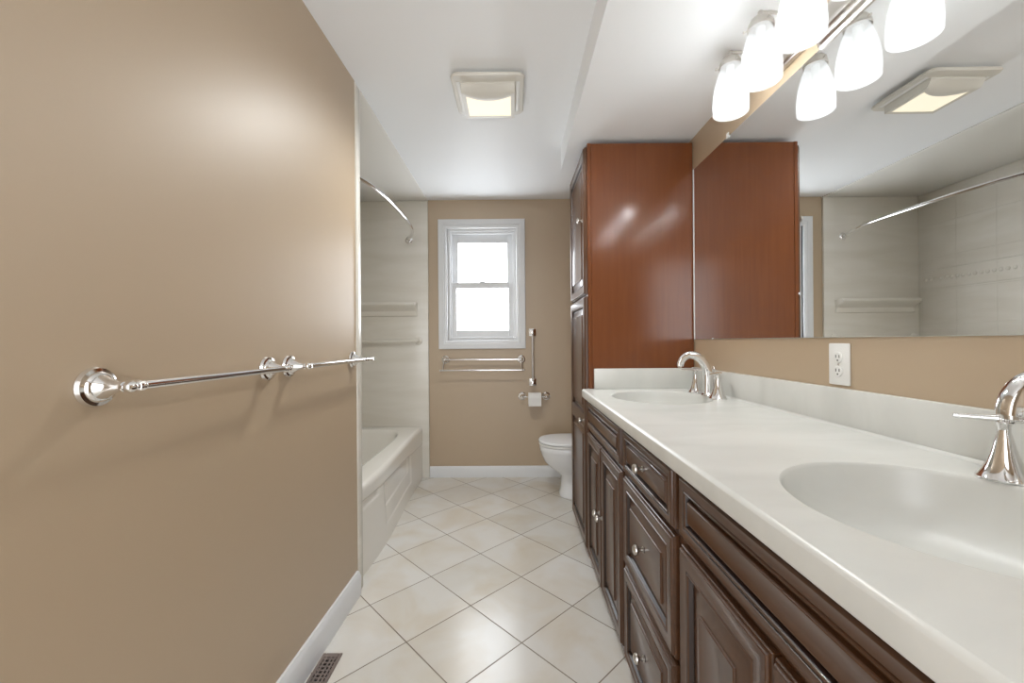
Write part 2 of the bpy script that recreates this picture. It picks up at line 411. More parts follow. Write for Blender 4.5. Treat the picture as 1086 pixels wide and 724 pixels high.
def outer(t):
    c, s = math.cos(t), math.sin(t)
    # walk to the bowed rectangle
    best = None
    lo, hi = 0.0, 3.0
    for _ in range(50):
        m = (lo+hi)/2; x, y = bcx+c*m, bcy+s*m
        if TX0 <= x <= apron_x(min(max(y, TY0), TY1), ZR) and TY0 <= y <= TY1: lo = m
        else: hi = m
    return bcx+c*lo, bcy+s*lo
ang = [2*PI*i/NA for i in range(NA)]
extra = [math.atan2(yy-bcy, xx-bcx) % (2*PI) for xx, yy in ((TX0, TY0), (TX0, TY1), (apron_x(TY0, ZR), TY0), (apron_x(TY1, ZR), TY1))]
ang = sorted(ang + extra)
rings = [[(*outer(t), ZR) for t in ang]]
def inner(t, k, z):
    # ray direction matched on the superellipse
    c, s = math.cos(t), math.sin(t)
    n = 4.2
    r = ((abs(c)/(bax*k))**n + (abs(s)/(bay*(1-(1-k)*0.6)))**n)**(-1.0/n)
    return (bcx+c*r, bcy+s*r, z)
for k, z in ((1.06, ZR+0.001), (1.02, ZR-0.002), (1.0, ZR-0.01), (0.98, ZR-0.03), (0.95, 0.33), (0.9, 0.2), (0.84, 0.12), (0.75, 0.09), (0.4, 0.082), (0.05, 0.08)):
    rings.append([inner(t, k, z) for t in ang])
skin(bm, rings, True, False, True)
obj('basin', bm, TUB, tub, ang=50)

# ------------------------------------------------------------------ curved shower rod
rod = thing('shower_curtain_rod', 'curved chrome shower curtain rod spanning the tub alcove', 'shower rod', (-0.917, 2.85, 2.08))
pts = []
ZROD = 2.10
for i in range(41):
    u = -1 + 2*i/40
    y = 2.845 + 0.775*u
    x = -0.917 + 0.135*(1-abs(u)**3.2)
    pts.append((x, y, ZROD))
bm = bmn(); tube(bm, pts, 0.0125, 16); obj('rod', bm, CHROME, rod)
for y, n in ((3.6498, -1), (2.0385, 1)):
    bm = bmn()
    lathe(bm, [(0.030, 0), (0.030, 0.004), (0.026, 0.008), (0.017, 0.011), (0.0165, 0.034), (0.012, 0.037)], (-0.918, y, ZROD), (0.0, n, 0), 24)
    obj('flange', bm, CHROME, rod)

# ------------------------------------------------------------------ cabinets
def bead(i0, i1, d0, dm, d1, n=5):
    """half-round ridge between insets i0..i1"""
    out = []
    for k in range(n+1):
        t = k/n; base = d0 + (d1-d0)*t
        out.append((i0+(i1-i0)*t, base + (dm-(d0+d1)/2)*math.sin(PI*t), 0))
    return out
def panel_prof(frame, field, t):
    p = [(frame-0.013, t-0.0005, 0), (frame-0.0115, t-0.003, 1)] + bead(frame-0.010, frame-0.004, t-0.003, t+0.0005, t-0.003)
    p += [(frame-0.003, t-0.006, 1), (frame, t-0.012, 1), (frame+0.005, t-0.0125, 1), (frame+0.007, t-0.0118, 0), (field-0.004, t-0.0045, 0)]
    p += bead(field-0.0035, field+0.001, t-0.0045, t-0.0005, t-0.0012, 4)
    return p
def outer_prof(t):
    return [(0, 0, 0), (0, t-0.0095, 0)] + bead(0.0005, 0.0035, t-0.009, t-0.0065, t-0.0065, 4) + [(0.0045, t-0.0075, 1)] + bead(0.005, 0.0105, t-0.005, t, t-0.0005, 5)
def front(name, y0, y1, z0, z1, xb, parent, frame=0.055, field=0.105, t=0.02, m=None, rail=None):
    """mitred raised-panel front that faces -X; xb = plane of its back; rail = (z low, z high) of a middle rail"""
    bm = bmn()
    def loops(a0, a1, b0, b1, prof, first=None):
        R = [first] if first else []
        M = [0] if first else []
        for ins, d, mi in prof:
            R.append([bm.verts.new(p) for p in ((xb-d, a0+ins, b0+ins), (xb-d, a1-ins, b0+ins), (xb-d, a1-ins, b1-ins), (xb-d, a0+ins, b1-ins))]); M.append(mi)
        for k in range(len(R)-1):
            for i in range(4):
                j = (i+1) % 4
                f = bm.faces.new([R[k][i], R[k][j], R[k+1][j], R[k+1][i]]); f.material_index = M[k+1]
        return R
    R = loops(y0, y1, z0, z1, outer_prof(t))
    bm.faces.new(R[0][::-1])
    pp = panel_prof(frame, field, t)
    if rail is None:
        R2 = loops(y0, y1, z0, z1, pp, R[-1]); bm.faces.new(R2[-1])
    else:
        f = frame-0.013; d = t-0.0005
        mk = lambda y, z: bm.verts.new((xb-d, y, z))
        Y0, Y1, Z0, Z1 = y0+f, y1-f, z0+f, z1-f
        a, b = rail
        lo = [mk(Y0, Z0), mk(Y1, Z0), mk(Y1, a), mk(Y0, a)]; up = [mk(Y0, b), mk(Y1, b), mk(Y1, Z1), mk(Y0, Z1)]
        o = R[-1]
        for q in ((o[0], o[1], lo[1], lo[0]), (o[1], o[2], up[2], up[1], lo[2], lo[1]), (o[2], o[3], up[3], up[2]), (o[3], o[0], lo[0], lo[3], up[0], up[3]), (lo[3], lo[2], up[1], up[0])): bm.faces.new(q)
        for (b0, b1, first) in ((z0, a+f, lo), (b-f, z1, up)):
            R2 = loops(y0, y1, b0, b1, pp[1:], first); bm.faces.new(R2[-1])
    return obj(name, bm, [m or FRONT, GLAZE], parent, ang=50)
def knob(parent, x, y, z):
    bm = bmn()
    lathe(bm, [(0.0095, 0), (0.0095, 0.002), (0.006, 0.004), (0.005, 0.012), (0.0065, 0.016), (0.0135, 0.019), (0.0155, 0.023), (0.0145, 0.028), (0.009, 0.032), (0.0, 0.033)], (x, y, z), (-1, 0, 0), 20)
    return obj('knob', bm, NICKEL, parent)
XB = 0.4145     # face-frame plane
def carcass(name, y0, y1, parent, opens):
    bm = bmn()
    box(bm, (XB, y0, 0.0), (XB+0.019, y1, 0.890), 0.0008, 1)          # face frame plane
    box(bm, (XB+0.0195, y0, 0.0), (0.990, y0+0.016, 0.890)); box(bm, (XB+0.0195, y1-0.016, 0.0), (0.990, y1, 0.890))
    box(bm, (XB+0.0195, y0+0.0165, 0.06), (0.990, y1-0.0165, 0.078)); box(bm, (0.978, y0+0.0165, 0.0785), (0.990, y1-0.0165, 0.889))
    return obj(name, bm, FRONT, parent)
def sink_base(y0, y1, label, loc_y):
    t = thing('sink_cabinet', label, 'cabinet', (0.70, loc_y, 0), 'vanity sink cabinets')
    carcass('body', y0, y1, t, None)
    xf = XB-0.0005; ym = (y0+y1)/2
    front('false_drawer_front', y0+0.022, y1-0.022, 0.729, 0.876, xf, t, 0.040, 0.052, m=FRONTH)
    d1 = front('door', ym+0.003, y1-0.022, 0.052, 0.708, xf, t, 0.055, 0.108)
    d2 = front('door', y0+0.022, ym-0.003, 0.052, 0.708, xf, t, 0.055, 0.108)
    knob(d1, xf-0.02, ym+0.030, 0.395); knob(d2, xf-0.02, ym-0.030, 0.395)
    return t
sink_base(1.536, 2.2765, 'dark cherry sink cabinet with two doors next to the tall cabinet', 1.91)
sink_base(0.268, 1.0245, 'dark cherry sink cabinet at the near end below the large sink', 0.65)
dr = thing('drawer_cabinet', 'dark cherry three-drawer cabinet in the middle of the vanity', 'cabinet', (0.70, 1.28, 0))
carcass('body', 1.0255, 1.535, dr, None)
for z0, z1, fr, fi in ((0.724, 0.876, 0.036, 0.05), (0.396, 0.706, 0.05, 0.088), (0.052, 0.380, 0.05, 0.088)):
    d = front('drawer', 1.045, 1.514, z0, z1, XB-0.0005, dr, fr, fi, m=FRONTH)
    knob(d, XB-0.0205, 1.277, (z0+z1)/2+0.004)

tall = thing('linen_cabinet', 'tall cherry linen cabinet with two raised-panel doors at the vanity end', 'cabinet', (0.70, 2.55, 0))
bm = bmn()
box(bm, (0.411, 2.279, 0.0), (0.430, 2.835, 2.2865), 0.001, 1)
box(bm, (0.4305, 2.281, 0.0), (0.990, 2.298, 2.285), 0.001, 1); box(bm, (0.4305, 2.817, 0.0), (0.990, 2.834, 2.285), 0.001, 1)
box(bm, (0.4305, 2.2985, 2.267), (0.990, 2.8165, 2.285)); box(bm, (0.972, 2.2985, 0.0), (0.990, 2.8165, 2.266)); box(bm, (0.4305, 2.2985, 0.05), (0.9715, 2.8165, 0.068))
obj('body', bm, CHERRY, tall)
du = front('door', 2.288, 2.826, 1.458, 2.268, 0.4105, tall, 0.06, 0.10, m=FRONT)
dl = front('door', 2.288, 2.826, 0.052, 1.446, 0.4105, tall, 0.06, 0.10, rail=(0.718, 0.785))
knob(du, 0.3905, 2.325, 1.874); knob(dl, 0.3905, 2.325, 0.755)

# ------------------------------------------------------------------ countertop with two integral oval basins
CY0, CY1, CX0, CX1, CZ = 0.252, 2.2775, 0.373, 0.9735, 0.9364
SKX, SKA, SKB = 0.687, 0.222, 0.243
SINKS = (0.652, 1.950)
ct = thing('vanity_countertop', 'long white cultured marble countertop over the vanity cabinets', 'countertop', (0.68, 1.26, 0.892))
bm = bmn()
mid = 1.30
for (ya, yb, sc) in ((CY0, mid, SINKS[0]), (mid, CY1, SINKS[1])):
    xa, xb = CX0+0.008, CX1+0.0195
    A = sorted([2*PI*i/96 for i in range(96)] + [math.atan2(y-sc, x-SKX) % (2*PI) for x in (xa, xb) for y in (ya, yb)])
    def rect(t):
        c, s = math.cos(t), math.sin(t)
        k = min([((xb if c > 0 else xa)-SKX)/c if abs(c) > 1e-9 else 9, ((yb if s > 0 else ya)-sc)/s if abs(s) > 1e-9 else 9])
        return (SKX+c*k, sc+s*k, CZ)
    def el(t, k, z):
        c, s = math.cos(t), math.sin(t)
        r = 1/math.sqrt((c/(SKA*k))**2 + (s/(SKB*k))**2)
        return (SKX+c*r, sc+s*r, z)
    skin(bm, [[rect(t) for t in A], [el(t, 1.03, CZ) for t in A], [el(t, 1.005, CZ-0.0008) for t in A]], True, False, False)
# front edge: eased profile, full length
prof = [(CX0+0.008, CZ), (CX0+0.0065, CZ-0.0006), (CX0+0.0006, CZ-0.0065), (CX0, CZ-0.008), (CX0, 0.896), (CX0+0.002, 0.892), (CX0+0.008, 0.891), (CX0+0.05, 0.891)]
skin(bm, [[(x, y, z) for x, z in prof] for y in (CY0, CY1)], False, False, False)
obj('slab', bm, COUNTER, ct, ang=30)
for sc in SINKS:
    bm = bmn()
    A = [2*PI*i/96 for i in range(96)]
    def el(t, k, z, dx=0):
        c, s = math.cos(t), math.sin(t)
        r = 1/math.sqrt((c/(SKA*k))**2 + (s/(SKB*k))**2)
        return (SKX+dx+c*r, sc+s*r, z)
    R = [(1.005, CZ-0.0008), (0.994, CZ-0.003), (0.985, CZ-0.009), (0.97, CZ-0.03), (0.945, CZ-0.058), (0.90, CZ-0.085), (0.80, CZ-0.112), (0.62, CZ-0.13), (0.4, CZ-0.138), (0.11, CZ-0.142)]
    skin(bm, [[el(t, k, z) for t in A] for k, z in R], True, False, True)
    b = obj('basin', bm, COUNTER, ct, ang=60)
    bm = bmn(); lathe(bm, [(0.032, 0), (0.032, 0.003), (0.024, 0.004), (0.022, 0.001), (0.019, 0.001), (0.017, 0.006), (0.0, 0.008)], (SKX, sc, CZ-0.1415), (0, 0, 1), 24); obj('drain', bm, CHROME, b)
bm = bmn(); box(bm, (0.9745, CY0, CZ+0.0003), (0.9935, CY1, 1.0515), 0.003); 
prof = [(0.9745, CZ+0.0004), (0.966, CZ+0.0004), (0.970, CZ+0.002), (0.9735, CZ+0.008)]
skin(bm, [[(x, y, z) for x, z in prof] for y in (CY0, CY1-0.02)])
obj('backsplash', bm, COUNTER, ct)
bm = bmn(); box(bm, (0.4385, 2.258, CZ+0.0003), (0.974, 2.2772, 1.0475), 0.003); obj('side_splash', bm, COUNTER, ct)

# ------------------------------------------------------------------ faucets
def faucet(yc, label):
    t = thing('faucet', label, 'faucet', (0.915, yc, CZ+0.0006), 'widespread chrome faucets')
    zb = CZ+0.0006
    bm = bmn()
    lathe(bm, [(0.032, 0), (0.032, 0.004), (0.029, 0.007), (0.025, 0.012)], (0.921, yc, zb), (0, 0, 1), 28)
    P = [(0.922, yc, zb+0.006), (0.922, yc, zb+0.03), (0.922, yc, zb+0.055), (0.922, yc, zb+0.075)]
    R = [(0.024, 0.027), (0.0215, 0.0245), (0.0195, 0.022), (0.0185, 0.021)]
    for i in range(1, 21):
        a = PI*i/20*0.92
        if a <= PI/2: q = (0.838+0.084*math.cos(a), yc, zb+0.085+0.108*math.sin(a))
        else: q = (0.838+0.050*math.cos(a), yc, zb+0.135+0.058*math.sin(a))
        P.append(q); R.append((0.018-0.0038*i/20, 0.0205-0.004*i/20))
    x, y, z = P[-1]; P.append((x-0.001, yc, z-0.010)); R.append((0.0135, 0.0155))
    tube(bm, P, R, 20, square=0.25)
    sp = obj('spout', bm, CHROME, t, ang=50)
    bm = bmn(); lathe(bm, [(0.0095, 0), (0.0095, 0.006), (0.008, 0.007)], (P[-1][0], yc, P[-1][2]+0.0005), (0, 0, -1), 18); obj('aerator', bm, NICKEL, sp)
    bm = bmn(); lathe(bm, [(0.0035, 0), (0.0035, 0.118), (0.007, 0.121), (0.0085, 0.128), (0.006, 0.136), (0, 0.138)], (0.951, yc, zb+0.0005), (0, 0, 1), 14); obj('popup_rod', bm, CHROME, t)
    for s in (1, -1):
        hy = yc + s*0.113
        bm = bmn()
        lathe(bm, [(0.038, 0), (0.038, 0.003), (0.0355, 0.006), (0.0295, 0.016), (0.0235, 0.03), (0.0175, 0.05), (0.013, 0.07), (0.009, 0.088), (0.0088, 0.098), (0.0105, 0.101), (0.0105, 0.105), (0.008, 0.108), (0.0, 0.1085)], (0.912, hy, zb), (0, 0, 1), 28)
        h = obj('handle', bm, CHROME, t)
        d = Vector((-0.8, 0.6*s, 0)).normalized(); c = Vector((0.912, hy, zb+0.112))
        bm = bmn()
        lathe(bm, [(0.0, -0.031), (0.0062, -0.030), (0.007, -0.027), (0.007, 0.0), (0.006, 0.03), (0.0042, 0.066), (0.0, 0.067)], c, d, 16)
        for k in range(4): lathe(bm, [(0.007, -0.0018), (0.0092, -0.0012), (0.0095, 0), (0.0092, 0.0012), (0.007, 0.0018)], c + d*(-0.012+0.0058*k), d, 16)
        obj('lever', bm, CHROME, h)
    return t
faucet(1.972, 'chrome gooseneck faucet beside the far sink next to the tall cabinet')
faucet(0.662, 'chrome faucet behind the near large sink, cut by the photo edge')

# ------------------------------------------------------------------ mirror, outlet
mir = thing('wall_mirror', 'large frameless wall mirror above the vanity counter', 'mirror', (0.990, 1.3, 1.205))
bm = bmn(); box(bm, (0.9885, 0.30, 1.2045), (0.9935, 2.262, 2.131), 0.0012, 1, mi=1)
for f in bm.faces:
    if abs(f.normal.x) > 0.99 and f.calc_center_median().x < 0.99: f.material_index = 0
obj('glass', bm, [MIRROR, MIREDGE], mir, ang=20)
bm = bmn(); box(bm, (0.9870, 2.2625, 1.2045), (0.9940, 2.2745, 2.131), 0.001, 1); obj('edge_trim', bm, CLEAR, mir)
for y, z, s in ((1.90, 2.131, 1), (0.75, 2.131, 1), (2.06, 1.2045, -1), (0.75, 1.2045, -1)):
    bm = bmn(); h = 0.022 if s > 0 else 0.008
    box(bm, (0.9845, y-h/2, z-0.4*h), (0.9882, y+h/2, z+0.7*h) if s > 0 else (0.9882, y+h/2, z+0.5*h), 0.001, 1)
    obj('clip', bm, CLEAR, mir)
out = thing('wall_outlet', 'white duplex wall outlet above the backsplash under the mirror', 'outlet', (0.993, 1.265, 1.06))
bm = bmn(); box(bm, (0.9885, 1.225, 1.060), (0.9943, 1.305, 1.1865), 0.003, 2); obj('cover_plate', bm, PLASTIC, out)
for zc in (1.1435, 1.1015):
    bm = bmn(); lathe(bm, [(0.0165, 0), (0.0165, 0.0022), (0.0155, 0.003)], (0.9884, 1.265, zc), (-1, 0, 0), 28); r = obj('receptacle', bm, PLASTIC, out)
    bm = bmn()
    for dy in (-0.0065, 0.0065): box(bm, (0.9848, 1.265+dy-0.0013, zc-0.001), (0.9853, 1.265+dy+0.0013, zc+0.008))
    lathe(bm, [(0.0026, 0), (0.0026, 0.0005)], (0.9853, 1.265, zc-0.0085), (-1, 0, 0), 12); obj('slots', bm, DARK, r)
bm = bmn(); lathe(bm, [(0.0032, 0), (0.003, 0.0012)], (0.9884, 1.265, 1.1225), (-1, 0, 0), 14); obj('screw', bm, NICKEL, out)

# ------------------------------------------------------------------ vanity light bar: five frosted bell shades
vl = thing('vanity_light', 'brushed nickel vanity light bar with lit frosted glass shades over the mirror', 'wall light', (0.99, 1.187, 2.2))
bm = bmn()
def stad(h, hl, x, n=10):
    r = h
    pts = []
    for i in range(n+1):
        a = -PI/2 + PI*i/n; pts.append((x, 1.187+hl+r*0.35*math.cos(a), 2.183+r*math.sin(a)))
    for i in range(n+1):
        a = PI/2 + PI*i/n; pts.append((x, 1.187-hl+r*0.35*math.cos(a), 2.183+r*math.sin(a)))
    return pts
skin(bm, [stad(0.062, 0.135, 0.9938), stad(0.062, 0.135, 0.985), stad(0.056, 0.131, 0.980), stad(0.050, 0.127, 0.980), stad(0.046, 0.125, 0.972), stad(0.038, 0.121, 0.968), stad(0.032, 0.118, 0.968), stad(0.029, 0.116, 0.960), stad(0.02, 0.11, 0.957)])
obj('backplate', bm, NICKEL, vl, ang=40)
LY = [1.187 + 0.192*k for k in (2, 1, 0, -1, -2)]
bm = bmn(); box(bm, (0.972, LY[-1]-0.06, 2.176), (0.9938, LY[0]+0.045, 2.226), 0.006, 3); box(bm, (0.962, LY[-1]-0.055, 2.186), (0.972, LY[0]+0.04, 2.216), 0.004, 2); obj('bar', bm, NICKEL, vl)
LX = 0.828
for y in LY:
    bm = bmn()
    tube(bm, [(0.963, y, 2.205), (0.945, y, 2.215), (0.915, y, 2.262), (0.89, y, 2.283), (0.86, y, 2.287), (LX, y, 2.286)], 0.0055, 12)
    lathe(bm, [(0.0, 0.292), (0.007, 0.290), (0.009, 0.283), (0.007, 0.276), (0.006, 0.268)], (LX, y, 2.0), (0, 0, 1), 14)
    arm = obj('arm', bm, NICKEL, vl)
    bm = bmn()
    lathe(bm, [(0.007, 0.272), (0.018, 0.270), (0.030, 0.262), (0.0375, 0.248), (0.040, 0.236), (0.0395, 0.230), (0.038, 0.230), (0.036, 0.246), (0.028, 0.259), (0.0, 0.266)], (LX, y, 2.0), (0, 0, 1), 28)
    for k in range(3):
        a = 2*PI*k/3 + 0.5; dx, dy = math.cos(a), math.sin(a)
        lathe(bm, [(0.0022, 0.036), (0.0022, 0.046), (0.0042, 0.047), (0.0042, 0.051), (0.0, 0.052)], (LX, y, 2.238), (dx, dy, 0), 10)
    obj('socket_cap', bm, NICKEL, arm)
    bm = bmn()
    P = [(0.033, 0.236), (0.0355, 0.226), (0.044, 0.205), (0.052, 0.178), (0.058, 0.148), (0.0615, 0.118), (0.0625, 0.09), (0.0615, 0.058)]
    Q = [(r-0.003, h) for r, h in P][::-1]
    lathe(bm, P + [(0.060, 0.0565)] + Q, (LX, y, 2.0), (0, 0, 1), 40, False, False)
    sh = obj('shade', bm, SHADE, vl, ang=60)
    bm = bmn()
    lathe(bm, [(0.0, 0.085), (0.016, 0.09), (0.026, 0.103), (0.029, 0.117), (0.027, 0.132)], (LX, y, 2.0), (0, 0, 1), 20, True, False); bu = obj('bulb', bm, BULB, sh)
    bm = bmn(); lathe(bm, [(0.027, 0.132), (0.023, 0.145), (0.017, 0.165), (0.014, 0.18), (0.014, 0.235)], (LX, y, 2.0), (0, 0, 1), 20, False, True); obj('bulb_neck', bm, PLASTIC, sh)

# ------------------------------------------------------------------ ceiling fan light
fan = thing('bath_fan_light', 'square ivory exhaust fan with lit lens on the ceiling', 'exhaust fan', (-0.114, 2.07, ZC))
def rrect(cx, cy, hx, hy, r, z, n=6, bul=0.0):
    pts = []
    for qx, qy, a0 in ((1, 1, 0), (-1, 1, PI/2), (-1, -1, PI), (1, -1, 1.5*PI)):
        for i in range(n+1):
            a = a0 + PI/2*i/n
            pts.append((cx+qx*(hx-r)+r*math.cos(a), cy+qy*(hy-r)+r*math.sin(a), z))
    return pts
FX, FY = -0.114, 2.070
bm = bmn()
skin(bm, [rrect(FX, FY, 0.140, 0.14, 0.02, ZC-0.0005), rrect(FX, FY, 0.145, 0.145, 0.02, ZC-0.016)]); obj('housing', bm, FANP, fan)
bm = bmn()
skin(bm, [rrect(FX, FY, 0.160, 0.160, 0.03, ZC-0.0165), rrect(FX, FY, 0.171, 0.171, 0.035, ZC-0.020), rrect(FX, FY, 0.173, 0.173, 0.035, ZC-0.026), rrect(FX, FY, 0.168, 0.168, 0.033, ZC-0.034), rrect(FX, FY, 0.130, 0.13, 0.02, ZC-0.036)])
obj('grille', bm, FANP, fan)
for s in (1, -1):
    bm = bmn()
    skin(bm, [[(FX+s*(0.142+0.009*math.cos(v)), FY+u, ZC-0.0362-0.002*math.sin(v)) for v in [PI*k/6 for k in range(7)]] for u in [-0.125+0.25*i/10 for i in range(11)]], False, False, False)
    obj('side_slot', bm, SLOT, fan)
def v0(u): return -0.80 + 0.42*(1-u*u)
def lens_z(u, v):
    k = min(1.0, (v+1)/(v0(u)+1))
    return -0.009 - 0.030*math.sin(k*PI/2)
HX, HY = 0.127, 0.122
lin = lambda a, b, n: [a+(b-a)*i/n for i in range(n+1)]
bm = bmn()
def patch(bm, us, fa, fb, n, off=0.0):
    skin(bm, [[(FX+HX*u, FY+HY*(fa(u)+(fb(u)-fa(u))*k/n), ZC-0.036+lens_z(u, fa(u)+(fb(u)-fa(u))*k/n)-off) for u in us] for k in range(n+1)], False, False, False)
U = lin(-1, 1, 40); UI = [u for u in U if abs(u) < 0.86]
lens_lo = lambda u: v0(u)+0.10
patch(bm, U, lambda u: -1.0, v0, 8)                                   # scooped near end
patch(bm, U, v0, lambda u: lens_lo(u) if abs(u) < 0.86 else v0(u)+0.10, 2)
patch(bm, [u for u in U if u < -0.845], lens_lo, lambda u: 0.86, 8); patch(bm, [u for u in U if u > 0.845], lens_lo, lambda u: 0.86, 8)
patch(bm, U, lambda u: 0.86, lambda u: 1.0, 2)
bmesh.ops.remove_doubles(bm, verts=bm.verts, dist=0.0002)
side = [(FX-HX, FY-HY), (FX+HX, FY-HY), (FX+HX, FY+HY), (FX-HX, FY+HY)]
for sx in (-1, 1):
    vs = lin(-1, 1, 24)
    skin(bm, [[(FX+sx*HX, FY+HY*v, ZC-0.0362) for v in vs], [(FX+sx*HX, FY+HY*v, ZC-0.036+lens_z(sx, v)) for v in vs]], False, False, False)
skin(bm, [[(FX+HX*u, FY+HY, ZC-0.0362) for u in U], [(FX+HX*u, FY+HY, ZC-0.036+lens_z(u, 1)) for u in U]], False, False, False)
skin(bm, [[(FX+HX*u, FY-HY, ZC-0.0362) for u in U], [(FX+HX*u, FY-HY, ZC-0.036+lens_z(u, -1)) for u in U]], False, False, False)
obj('lens_frame', bm, FANP, fan, ang=40)
bm = bmn(); patch(bm, UI, lens_lo, lambda u: 0.86, 20, -0.0015); obj('lens', bm, LENS, fan)
for dx, dy in ((0, 0), (0.06, 0.05), (-0.06, 0.05), (0.06, -0.05), (-0.06, -0.05)):   # lamps behind the lens
    l = bpy.data.lights.new('fan_lamp', 'SPOT'); l.energy = FAN_W*0.8; l.shadow_soft_size = 0.0; l.color = (0.99, 1.0, 0.99); l.spot_size = math.radians(170); l.spot_blend = 1.0
    o = bpy.data.objects.new('fan_lamp', l); C.objects.link(o); o.parent = fan; o.location = (dx, dy, -0.085)

# ------------------------------------------------------------------ toilet
toi = thing('toilet', 'white toilet with closed lid behind the tall cabinet', 'toilet', (0.6, 3.25, 0))
def egg(cx, fr, bk, hw, z, n=40, pw=2.3):
    pts = []
    for i in range(n):
        a = 2*PI*i/n; c, s = math.cos(a), math.sin(a)
        l = bk if c > 0 else fr
        pts.append((cx + math.copysign(abs(c)**(2/pw), c)*l, 3.25 + math.copysign(abs(s)**(2/pw), s)*hw, z))
    return pts
bm = bmn()
secs = [(0.62, 0.27, 0.22, 0.118, 0.0, 3.2), (0.62, 0.272, 0.22, 0.118, 0.02, 3.2), (0.62, 0.262, 0.21, 0.105, 0.05, 3), (0.62, 0.258, 0.20, 0.095, 0.10, 2.8), (0.60, 0.238, 0.21, 0.095, 0.155, 2.6),
        (0.56, 0.232, 0.24, 0.112, 0.185, 2.4), (0.52, 0.243, 0.26, 0.138, 0.22, 2.3), (0.48, 0.245, 0.28, 0.158, 0.265, 2.3), (0.45, 0.237, 0.30, 0.172, 0.315, 2.25), (0.44, 0.236, 0.31, 0.178, 0.345, 2.2), (0.44, 0.240, 0.31, 0.181, 0.352, 2.2), (0.44, 0.243, 0.31, 0.183, 0.385, 2.2), (0.44, 0.238, 0.30, 0.178, 0.392, 2.2)]
skin(bm, [egg(cx, f, b, h, z, 48, p) for cx, f, b, h, z, p in secs]); obj('bowl', bm, PORC, toi, ang=60)
bm = bmn(); skin(bm, [egg(0.44, f, 0.27, h, z, 48, 2.2) for f, h, z in ((0.240, 0.180, 0.3925), (0.247, 0.187, 0.397), (0.247, 0.187, 0.407), (0.243, 0.183, 0.411))]); obj('seat', bm, PLASTIC, toi, ang=40)
bm = bmn(); skin(bm, [egg(0.44, f, 0.26, h, z, 48, 2.2) for f, h, z in ((0.243, 0.183, 0.413), (0.250, 0.190, 0.418), (0.250, 0.190, 0.428), (0.244, 0.184, 0.435), (0.20, 0.15, 0.438), (0.05, 0.04, 0.440))]); obj('lid', bm, PORC, toi, ang=40)
bm = bmn(); box(bm, (0.765, 3.04, 0.393), (0.975, 3.46, 0.74), 0.02, 3); tk = obj('tank', bm, PORC, toi)
bm = bmn(); box(bm, (0.755, 3.03, 0.7405), (0.98, 3.47, 0.775), 0.01, 3); obj('tank_lid', bm, PORC, toi)
bm = bmn(); lathe(bm, [(0.012, 0), (0.012, 0.008), (0.006, 0.01)], (0.7648, 3.10, 0.68), (-1, 0, 0), 14); tube(bm, [(0.755, 3.10, 0.68), (0.752, 3.16, 0.672)], 0.005, 10); obj('flush_lever', bm, CHROME, tk)

# ------------------------------------------------------------------ chrome bars on the splayed left wall
WN = Vector((1, -0.022, 0)).normalized(); WD = Vector((0.022, 1, 0)).normalized()
ROS = [(0.0365, 0), (0.038, 0.004), (0.035, 0.011), (0.029, 0.013), (0.0275, 0.017), (0.024, 0.020)]
POST = [(0.024, 0.018), (0.0205, 0.024), (0.0145, 0.036), (0.0095, 0.050), (0.0075, 0.055), (0.0095, 0.056), (0.0095, 0.059), (0.0078, 0.061)]
def wall_bar(ya, yb, z, label, over=0.0):
    t = thing('towel_bar', label, 'towel bar', (xl((ya+yb)/2), (ya+yb)/2, z), 'chrome towel bars on the left wall')
    off = 0.070
    for y in (ya, yb):
        o = Vector((xl(y)+0.0004, y, z))
        bm = bmn(); lathe(bm, ROS, o, WN, 32)
        r = obj('rosette', bm, CHROME, t)
        bm = bmn(); lathe(bm, POST, o, WN, 24); c = o + WN*off
        ball(bm, c, 0.0115); obj('post', bm, CHROME, r)
    a = Vector((xl(ya), ya, z)) + WN*off; b = Vector((xl(yb), yb, z)) + WN*off
    bm = bmn(); tube(bm, [a, b + WD*over], 0.0088, 16)
    for e, s in ((a, 1), (b, -1)):
        lathe(bm, [(0.0078, 0.010), (0.0115, 0.012), (0.0118, 0.017), (0.0085, 0.020), (0.0105, 0.023), (0.0105, 0.026), (0.0078, 0.030)], e, WD*s, 18)
    if over: lathe(bm, [(0.0078, 0), (0.011, 0.001), (0.0125, 0.007), (0.010, 0.013), (0, 0.016)], b + WD*over, WD, 18)
    obj('bar', bm, CHROME, t)
wall_bar(0.768, 1.287, 1.121, 'longer chrome towel bar at the near end of the left wall')
wall_bar(1.405, 1.930, 1.121, 'chrome towel bar on the left wall ending by the tub alcove', 0.07)

# ------------------------------------------------------------------ fittings on the back wall
rk = thing('towel_rack', 'chrome double towel rack on the back wall below the window', 'towel rack', (-0.285, YB, 1.04))
for x in (-0.605, 0.064):
    o = (x, YB-0.0005, 1.043)
    bm = bmn(); lathe(bm, ROS, o, (0, -1, 0), 28); r = obj('rosette', bm, CHROME, rk)
    bm = bmn(); lathe(bm, POST, o, (0, -1, 0), 20); ball(bm, (x, YB-0.068, 1.043), 0.012); obj('post', bm, CHROME, r)
    bm = bmn(); tube(bm, [(x, YB-0.068, 1.035), (x-0.005*(1 if x < 0 else -1), YB-0.095, 0.99), (x-0.008*(1 if x < 0 else -1), YB-0.105, 0.953)], 0.0055, 10); ball(bm, (x-0.008*(1 if x < 0 else -1), YB-0.105, 0.953), 0.010); obj('drop_arm', bm, CHROME, r)
bm = bmn(); tube(bm, [(-0.605, YB-0.068, 1.043), (0.064, YB-0.068, 1.043)], 0.007, 14); obj('upper_bar', bm, CHROME, rk)
bm = bmn(); tube(bm, [(-0.635, YB-0.105, 0.953), (0.085, YB-0.105, 0.953)], 0.007, 14)
for x in (-0.637, 0.087): ball(bm, (x, YB-0.105, 0.953), 0.0095)
